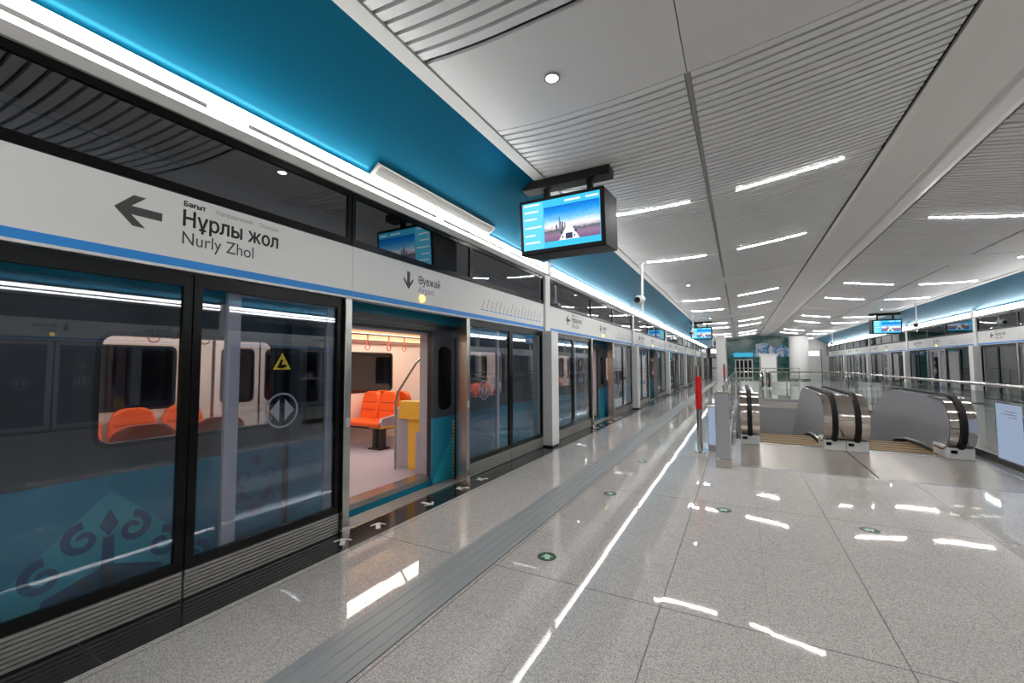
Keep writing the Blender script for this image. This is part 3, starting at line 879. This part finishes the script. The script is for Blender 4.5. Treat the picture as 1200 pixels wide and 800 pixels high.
t = thing('entrance_doors', (.4, 52.9, 0), 'white framed doors with four dark panes in the marble wall', 'door')
obj('frame', MB().py([rect(-.85,.85,0,2.05)] + [rect(-.76+.4*k,-.47+.4*k,.1,1.95) for k in range(4)], -.08, .08), M['white'], t)
for k in range(4): obj('pane', MB().box(-.77+.4*k,-.46+.4*k,-.01,.01,.09,1.96), M['black'], t)
t = thing('wall_art', (2.9, 52.95, 2.3), 'blue and white mosaic artwork on the marble wall', 'artwork')
obj('mosaic_panel', MB().py([[(-1.5,0),(1.7,0),(1.9,.6),(1.2,1.3),(.3,1.0),(-.4,1.55),(-1.3,1.4)]], -.06, 0), M['waves'], t)
t = thing('passage_door', (-2.72, 61.4, 0), 'pale door in dark frame at the far end of left platform', 'door')
obj('frame', MB().py([rect(-.62,.62,0,2.45), rect(-.5,.5,0,2.35)], -.1, 0), M['black'], t)
obj('leaf', MB().box(-.5,.5,-.06,-.02,0.01,2.35), M['frost'], t)
obj('push_bar', MB().box(-.48,.48,-.1,-.06,1.0,1.08), M['black'], t)
t = thing('lightbox_sign', (-2.72, 61.35, 2.95), 'white lit sign over the far left door', 'sign')
obj('sign_face', MB().box(-.6,.6,-.12,-.1,0,.55), emit('sign_white', (.9,.9,1,1), .6), t)
obj('sign_frame', MB().box(-.66,.66,-.1,0,-.06,.61), M['black'], t)
t = thing('glass_booth', (6.35, 51.5, 0), 'bright white panelled booth at the far right end', 'booth')
obj('booth_wall', MB().box(-.75,.75,0,1.8,0,2.9), M['frost'], t)
obj('booth_light', MB().box(-.62,.62,-.02,-.005,2.35,2.8), emit('booth_led', (.95,1,.95,1), .8), t)
obj('booth_post', MB().box(-.8,-.75,-.03,.05,0,2.95).box(.75,.8,-.03,.05,0,2.95), M['black'], t)

# second, far well: low bright parapet and its escalators
for k, (x0, x1, lab) in enumerate(((.05, 1.08, 'low white parapet of the far well, left length'), (1.77, 2.75, 'low white parapet of the far well, right length'))):
    t = thing('parapet', ((x0+x1)/2, 32, 0), lab, 'parapet', 'far parapets')
    w = (x1-x0)/2
    obj('parapet_body', MB().box(-w, w, 0, .2, 0, .40), M['frost'], t)
    obj('coping', MB().box(-w-.02, w+.02, -.02, .22, .40, .44), M['white'], t)
t = thing('escalator_newel', (1.425, 31.4, 0), 'steel and black escalator newels far behind between white parapets', 'escalator')
for k, x in enumerate((-.19, .19)):
    b = obj('balustrade', MB().px([[(.44+.44*math.cos(a), .56+.44*math.sin(a)) for a in [PI/2 + PI*i/16 for i in range(17)]] + [(1.6,.12),(1.6,1.0)]], x-.12, x+.12), M['chrome'], t)
    obj('handrail', MB().tube([(x,1.6,1.03)] + [(x, .44+.47*math.cos(a), .56+.47*math.sin(a)) for a in [PI/2 + PI*i/16 for i in range(17)]], .04, 8), M['rubber'], b, smooth=True)
far = make_railing('glass_railing', 4.3, 'glass railing round the far well beyond the escalators'); far.location = (3.9, 38, 0); far.rotation_euler = (0,0,PI/2)

# ------------------------------------------------------------------ the train
TX = -3.75                      # outer skin
train = thing('metro_train', (TX-1.4, Y0+2, -.9), 'teal and grey metro train standing at the left platform with open doors', 'train')
T0 = Vector((TX-1.4, Y0+2, -.9))
def tp(name, mb, mats, parent=None, **k):
    """train part given in world coordinates"""
    par = parent or train
    off = T0
    mb.v = [(a-off.x, b-off.y, c-off.z) for a, b, c in mb.v]
    return obj(name, mb, mats, par, **k)
TY0, TY1 = Y0+.3, 58.5
FZ = .10                        # train floor
XI = TX - .09                   # inner face of near wall
XF = -6.55                      # far wall inside
def module_train(m):
    c = DY + PITCH*m
    W = [(c-2.77, c-1.52), (c+1.52, c+2.77)]        # windows
    D = (c-.70, c+.70)
    ya, yb = c - PITCH/2, c + PITCH/2
    if m == 0: ya = TY0
    lo, mid, up = (-.9, .87), (.87, 2.17), (2.17, 3.2)
    holes = [rrect(a, b, 1.05, 1.84, .09) for a, b in W]
    # near side skin
    tp('lower_panel', MB().px([rect(ya, D[0], *lo)], TX-.06, TX).px([rect(D[1], yb, *lo)], TX-.06, TX).px([rect(D[0], D[1], -.9, FZ-.06)], TX-.06, TX), M['teal'])
    sk = MB().px([rect(ya, D[0], *mid), holes[0]], TX-.06, TX).px([rect(D[1], yb, *mid), holes[1]], TX-.06, TX)
    tp('window_band', sk, M['train_grey'])
    tp('upper_panel', MB().px([rect(ya, yb, *up)], TX-.06, TX), M['teal'])
    for i, (a, b) in enumerate(W):
        w = tp('window', MB().px([rrect(a, b, 1.05, 1.84, .09), rrect(a+.03, b-.03, 1.08, 1.81, .07)], TX-.055, TX+.006), M['train_dark'])
        tp('pane', MB().px([rrect(a+.02, b-.02, 1.07, 1.82, .08)], TX-.03, TX-.022), M['train_glass'], w)
    # inner lining of near wall
    ln = MB().px([rect(ya, D[0]-.12, FZ, 2.25), [(y, z) for y, z in rrect(W[0][0], W[0][1], 1.05, 1.84, .09)]], XI, TX-.061)
    ln.px([rect(D[1]+.12, yb, FZ, 2.25), [(y, z) for y, z in rrect(W[1][0], W[1][1], 1.05, 1.84, .09)]], XI, TX-.061)
    tp('inner_lining', ln, M['tcream'])
    pt = MB().box(XI-.12, TX-.061, D[0]-.12, D[0]-.0, FZ, 2.2).box(XI-.12, TX-.061, D[1]+.0, D[1]+.12, FZ, 2.2).box(XI-.12, TX-.061, D[0], D[1], 2.02, 2.2)
    tp('door_portal', pt, M['tgrey'])
    tp('door_gasket', MB().box(TX-.06, TX+.004, D[0]-.001, D[0]+.02, FZ-.05, 2.17).box(TX-.06, TX+.004, D[1]-.02, D[1]+.001, FZ-.05, 2.17).box(TX-.06, TX+.004, D[0], D[1], 2.04, 2.175), M['train_dark'])
    tp('sill', MB().box(TX-.2, TX+.01, D[0], D[1], FZ-.06, FZ+.004), M['steel'])
    tp('door_track', MB().box(TX+.002, TX+.05, c-1.3, c+.72, 2.06, 2.19), M['train_dark'])
    tp('track_rail', MB().tube([(TX+.06, c-1.25, 2.12), (TX+.06, c+.7, 2.12)], .008, 6), M['steel'])
    # sliding plug doors parked outside the skin
    for s in (-1, 1):
        a, b = (D[0]-.72, D[0]-.02) if s < 0 else (D[1]-.02, D[1]+.46)
        x0, x1 = TX+.008, TX+.05
        wy = (a+.17, b-.17) if s < 0 else (a+.10, b-.07)
        df = MB().px([rect(a, b, .87, 2.0), rrect(wy[0], wy[1], .97, 1.86, .11)], x0, x1)
        dl_ = tp('door_leaf', df, M['train_grey'])
        tp('door_lower_panel', MB().box(x0, x1, a, b, -.12, .87), M['teal'], dl_)
        tp('door_ornament', MB().px([[(a, -.10), (b-.03, -.10), (b-.03, .60), (a+.0, .05)] if s > 0 else [(a,-.10),(b,-.10),(b,.3),(b-.1,.6),(a,.15)]], x1, x1+.001), M['teal_l'], dl_)
        tp('door_window', MB().px([rrect(wy[0], wy[1], .97, 1.86, .12)], x0+.01, x1-.005), M['black'], dl_)
        e = a if s < 0 else b
        q = MB()
        for k in range(18):
            q.box(x1, x1+.0015, (e if s < 0 else e-.03), (e+.03 if s < 0 else e), -.08+.05*k, -.055+.05*k)
        if s > 0: tp('hazard_stripe', q, M['yellow'], dl_)
        tp('edge_seal', MB().box(x0, x1+.001, (e-.03 if s < 0 else e), (e if s < 0 else e+.05), -.12, 2.0), M['rubber'], dl_)
    # far wall with windows
    FW = [(ya+.001 if m else c-3.8, c-2.75), (c-2.35, c-1.1), (c-.62, c-.05), (c+.05, c+.62), (c+1.10, c+2.85)]
    fw = [(c-3.3, c-2.75), (c-2.35, c-1.1), (c-.56, c-.08), (c+.08, c+.56), (c+1.10, c+2.85)]
    fh = [rrect(a, b, 1.06, 1.86, .08) for a, b in fw]
    tp('far_lining', MB().px([rect(ya, yb, FZ, 2.05)] + fh, XF-.04, XF), M['tcream'])
    for a, b in fw:
        w = tp('far_window', MB().px([rrect(a, b, 1.06, 1.86, .08), rrect(a+.025, b-.025, 1.085, 1.835, .06)], XF-.045, XF+.006), M['train_dark'])
        tp('pane', MB().px([rrect(a+.02, b-.02, 1.08, 1.84, .07)], XF-.03, XF-.022), M['train_glass'], w)
    # opposite door line
    tp('far_door_gap', MB().box(XF, XF+.004, c-.012, c+.012, FZ, 2.0), M['train_dark'])
    # ceiling lights
    for x, hw in ((-5.75, .12), (-5.56, .02)):
        tp('ceiling_panel_light', MB().box(x-hw, x+hw, c-3.5, c+3.5, 2.352, 2.362), M['tlight'])
    tp('cove_light', MB().box(XF+.10, XF+.17, ya, yb, 2.10, 2.115), M['twarm'])
    return c
NT = 7
for m in range(NT): module_train(m)
yb_ = DY + PITCH*(NT-1) + PITCH/2
tp('floor_deck', MB().box(XF-.05, TX-.02, TY0, yb_, FZ-.12, FZ), M['tfloor'])
tp('roof', MB().py([[(TX-.061,2.20),(TX-.061,3.2),(XF-.1,3.2),(XF-.1,2.2),(XF,2.2),(XF+.02,2.3),(XF+.35,2.365),(TX-.5,2.365),(TX-.15,2.28),(TX-.12,2.2)]], TY0, yb_), M['tcream'])
tp('cove_back', MB().box(XF-.04, XF, TY0, yb_, 2.051, 2.3), M['tcream'])
tp('cove_panel', MB().py([[(XF,2.05),(XF+.06,2.04),(XF+.20,2.09),(XF+.20,2.10),(XF,2.10)]], TY0, yb_), M['tcream'])
tp('far_skin', MB().box(XF-.12, XF-.06, TY0, yb_, -.9, .9).box(XF-.12, XF-.06, TY0, yb_, 2.0, 3.2), M['teal'])
tp('end_wall', MB().box(XF-.05, TX-.07, yb_-.05, yb_, FZ, 2.3), M['tgrey'])
tp('end_wall', MB().box(XF-.05, TX-.07, TY0, TY0+.05, FZ, 2.3), M['tgrey'])

# ornament on the lower teal side: lighter gable with scroll work
def spiral(cy, cz, r, turns, a0, sgn, w):
    P = []; n = 26
    for i in range(n):
        t_ = i/(n-1); a = a0 + sgn*turns*2*PI*t_; rr = r*(1-.8*t_)
        P.append((cy + rr*math.cos(a), cz + rr*math.sin(a), w*(1-.45*t_)))
    o = []; q = []
    for i, (y, z, w_) in enumerate(P):
        y2, z2, _ = P[min(i+1, n-1)]; y1, z1, _ = P[max(i-1, 0)]
        l = math.hypot(y2-y1, z2-z1) or 1; ny, nz = -(z2-z1)/l, (y2-y1)/l
        o.append((y+ny*w_, z+nz*w_)); q.append((y-ny*w_, z-nz*w_))
    return o, q
def scroll(mb, cy, cz, r, turns, a0, sgn, w, x):
    o, q = spiral(cy, cz, r, turns, a0, sgn, w)
    n = len(o); vs = [(x, a, b) for a, b in o] + [(x, a, b) for a, b in q]
    mb.add(vs, [(i, i+1, n+i+1, n+i) for i in range(n-1)])
def ornament(c, w, h, z0):
    g = MB().px([[(c-w,z0),(c+w,z0),(c,z0+h)]], TX, TX+.001)
    par = tp('gable_ornament', g, M['teal_l'])
    s = MB(); x = TX+.002
    for sg in (-1, 1):
        scroll(s, c+sg*.13, z0+h*.62, .095, 1.2, PI/2, -sg, .026, x)
        scroll(s, c+sg*.30, z0+h*.40, .10, 1.2, PI/2, -sg, .028, x)
        scroll(s, c+sg*.52, z0+h*.16, .10, 1.2, PI/2, -sg, .028, x)
        scroll(s, c+sg*.16, z0+h*.14, .10, 1.2, PI/2, sg, .018, x)
    s.add([(x,c-.05,z0+h*.70),(x,c,z0+h*.60),(x,c+.05,z0+h*.70),(x,c,z0+h*.84)], [(0,1,2,3)])
    s.add([(x,c-.04,z0),(x,c+.04,z0),(x,c+.03,z0+h*.6),(x,c-.03,z0+h*.6)], [(0,1,2,3)])
    s.add([(x,c-.3,z0+h*.22),(x,c,z0+h*.36),(x,c+.3,z0+h*.22),(x,c+.34,z0),(x,c-.34,z0)], [(0,1,2,3,4)])
    tp('scroll_work', s, M['teal_d'], par)
ornament(1.27, .76, .75, .02)
def rose(c, z):
    s = MB(); x = TX+.0015
    s.add([(x,c-.05,z+.36),(x,c,z+.30),(x,c+.05,z+.36),(x,c,z+.42)], [(0,1,2,3)])
    for sg in (-1, 1):
        scroll(s, c+sg*.10, z+.22, .075, 1.1, -PI/2, sg, .016, x)
        scroll(s, c+sg*.13, z+.02, .07, 1.0, PI/2, sg, .015, x)
        s.add([(x,c,z+.0),(x,c+sg*.12,z+.12),(x,c+sg*.16,z+.09),(x,c+sg*.02,z-.08)], [(0,1,2,3)])
        s.add([(x,c,z-.1),(x,c+sg*.03,z-.1),(x,c+sg*.16,z+.05),(x,c+sg*.13,z+.06)], [(0,1,2,3)])
    s.add([(x,c-.035,z-.04),(x,c,z-.08),(x,c+.035,z-.04),(x,c,z+.02)], [(0,1,2,3)])
    tp('scroll_work', s, M['teal_d'])
rose(2.25, .42)
tp('gable_ornament', MB().px([[(6.0,0.02),(7.0,.02),(6.5,.6)]], TX, TX+.001), M['teal_l'])

# seats
def soft(name, mb, par, mat='orange', bev=.03): return tp(name, mb, M[mat], par, bevel=bev)
def double_seat(x0, x1, y, face=-1):
    """transverse double seat, back plane at y, cushions towards face"""
    f = face; h = FZ
    xm = (x0+x1)/2
    fr = MB().box(x0+.02, x1-.02, min(y, y+f*.42), max(y, y+f*.42), h+.36, h+.40)
    for xx in (x1-.28, x1-.12): fr.box(xx-.035, xx+.035, y+f*.30-.05, y+f*.30+.05, h, h+.36)
    fr.box(x1-.36, x1-.06, min(y+f*.18, y+f*.42), max(y+f*.18, y+f*.42), h, h+.02)
    s = tp('seat', fr, M['train_dark'])
    c = MB().box(x0, x1-.02, min(y+f*.03, y+f*.50), max(y+f*.03, y+f*.50), h+.40, h+.50)
    soft('cushion', c, s, bev=.04)
    for a, b in ((x0+.01, xm-.008), (xm+.008, x1-.02)):
        o = [(a+.01,h+.5),(b-.01,h+.5),(b,h+.62),(b-.01,h+.86),(b-.05,h+.96),(b-.12,h+1.0),(a+.12,h+1.0),(a+.05,h+.96),(a+.01,h+.86),(a,h+.62)]
        def lean(p, q): return lambda u, v: (u, y + p + (-f)*(v-h-.5)*.16, v)
        mb = MB().prism([o], lean(f*.09,0), lean(0,0)); bk = soft('backrest', mb, s, bev=.03)
        sm = MB()
        for zz in (h+.66, h+.80):
            yy = y + f*.094 + (-f)*(zz-h-.5)*.16
            sm.box(a+.06, b-.06, yy-.004, yy+.004, zz-.006, zz+.006)
        tp('seam', sm, M['orange_d'], bk)
    sp = MB().px([[(y+f*.05,h+.42),(y+f*.44,h+.42),(y+f*.50,h+.50),(y+f*.46,h+.56),(y+f*.14,h+.60),(y-f*.02,h+.78),(y-f*.06,h+.76),(y-f*.02,h+.5)]], x1-.02, x1+.03)
    tp('side_panel', sp, M['tgrey'], s, bevel=.008)
    tp('side_pocket', MB().box(x1-.3, x1+.028, min(y+f*.05, y+f*.45), max(y+f*.05, y+f*.45), h+.385, h+.419), M['tyellow'], s)
    return s
double_seat(-6.52, -5.56, 5.95, -1)
double_seat(-6.52, -5.56, 6.28, 1)
def bench_seat(y, far=True):
    h = FZ; w = .5
    x0 = XF+.0 if far else XI-.0
    if not far: h += .07
    d = 1 if far else -1
    X = lambda k: x0 + d*k
    fr = MB().box(min(X(.06),X(.42)), max(X(.06),X(.42)), y+.02, y+w-.02, h+.30, h+.38).box(min(X(.1),X(.2)), max(X(.1),X(.2)), y+.15, y+.35, h, h+.3)
    s = tp('seat', fr, M['train_dark'])
    soft('cushion', MB().box(min(X(.08),X(.50)), max(X(.08),X(.50)), y+.01, y+w-.01, h+.38, h+.48), s, bev=.04)
    a, b = y+.012, y+w-.012
    o = [(a+.01,h+.48),(b-.01,h+.48),(b,h+.60),(b-.01,h+.84),(b-.05,h+.95),(b-.13,h+1.0),(a+.13,h+1.0),(a+.05,h+.95),(a+.01,h+.84),(a,h+.60)]
    mb = MB().prism([o], lambda u, v: (X(.10 - (v-h-.5)*.1 + .0), u, v), lambda u, v: (X(.19 - (v-h-.5)*.16), u, v))
    bk = soft('backrest', mb, s)
    sm = MB()
    for zz in (h+.66, h+.80):
        xx = X(.192 - (zz-h-.5)*.16); sm.box(xx-.004, xx+.004, a+.05, b-.05, zz-.006, zz+.006)
    tp('seam', sm, M['orange_d'], bk)
for k in range(5): bench_seat(.55 + .52*k)
for k in range(3): bench_seat(.62 + .52*k + .12, False)
for k in range(3): bench_seat(5.5 + .52*k, False)
for k in range(4): bench_seat(8.0 + .52*k + .6)
double_seat(-6.52, -5.56, 13.75, -1); double_seat(-6.52, -5.56, 14.08, 1)
# draught screen with yellow panel, grab pole, straps
def partition(y, s):
    p = tp('draught_screen', MB().box(XI-.72, XI-.005, y-.02, y+.02, FZ, FZ+.86), M['tgrey'])
    tp('yellow_panel', MB().box(XI-.44, XI-.20, y-.034, y-.021, FZ, FZ+.72).box(XI-.56, XI-.06, y-.10, y+.06, FZ+.72, FZ+.98), M['tyellow'], p, bevel=.012)
    tp('step_box', MB().box(XI-.19, XI-.124, y-.16, y-.022, FZ, FZ+.56), M['tgrey'], p)
    tp('grab_pole', MB().tube([(XI-.60,y-.12,FZ),(XI-.60,y-.12,FZ+.95),(XI-.58,y-.10,FZ+1.1),(XI-.30,y-.04,FZ+1.52),(XI-.18,y-.02,FZ+1.64),(XI-.1,y-.02,FZ+1.68)], .017, 10), M['steel'], p, smooth=True)
partition(DY+.86, 1); partition(DY-.90, -1)
partition(DY+PITCH+.86, 1)
def strap(x, y, z):
    s = tp('hand_strap', MB().box(x-.012, x+.012, y-.004, y+.004, z-.16, z), M['strap'])
    n = 16
    tp('strap_ring', MB().tube([(x, y+.05*math.cos(2*PI*i/n), z-.21+.05*math.sin(2*PI*i/n)) for i in range(n+1)], .008, 6), M['strap'], s, smooth=True)
for x, y in ((-5.6,5.7),(-5.6,6.1),(-5.6,5.2),(-5.6,2.2),(-5.6,2.7),(-5.6,1.7),(-4.7,2.0),(-4.7,1.5)): strap(x, y, 2.12)
for x in (-5.6, -4.7):
    tp('hand_rail', MB().tube([(x, TY0+.5, 2.13), (x, 20, 2.13)], .016, 8), M['steel'], smooth=True)
tp('grab_pole', MB().tube([(-5.2, 2.6, FZ), (-5.2, 2.6, 2.36)], .017, 10), M['steel'], smooth=True)

# ------------------------------------------------------------------ world, camera, colour
w = bpy.data.worlds.new('World'); SC.world = w; w.use_nodes = True
w.node_tree.nodes['Background'].inputs[0].default_value = (.5,.5,.5,1); w.node_tree.nodes['Background'].inputs[1].default_value = .02
cam = bpy.data.cameras.new('camera'); co = bpy.data.objects.new('camera', cam); COL.objects.link(co); SC.camera = co
F = 495.76; yaw, pit, rol = -0.49309, 0.054559, -0.004433
cam.sensor_fit = 'HORIZONTAL'; cam.sensor_width = 36; cam.lens = 36*F/1200; cam.clip_start = .05; cam.clip_end = 300
cs, sn = math.cos, math.sin
f = Vector((sn(yaw)*cs(pit), cs(yaw)*cs(pit), sn(pit))); r = Vector((cs(yaw), -sn(yaw), 0)); u = r.cross(f)
r2 = cs(rol)*r + sn(rol)*u; u2 = -sn(rol)*r + cs(rol)*u
co.matrix_world = Matrix(((r2.x, u2.x, -f.x, 0), (r2.y, u2.y, -f.y, 0), (r2.z, u2.z, -f.z, 1.6), (0,0,0,1)))
vs = SC.view_settings; SC.display_settings.display_device = 'sRGB'
vs.view_transform = 'Standard'; vs.look = 'None'; vs.gamma = 1; vs.use_curve_mapping = False; vs.exposure = 1.47
cy = SC.cycles
cy.max_bounces = 10; cy.diffuse_bounces = 5; cy.glossy_bounces = 6; cy.transparent_max_bounces = 24; cy.transmission_bounces = 6
cy.use_denoising = True; cy.sample_clamp_indirect = 6; cy.caustics_reflective = False; cy.blur_glossy = .5
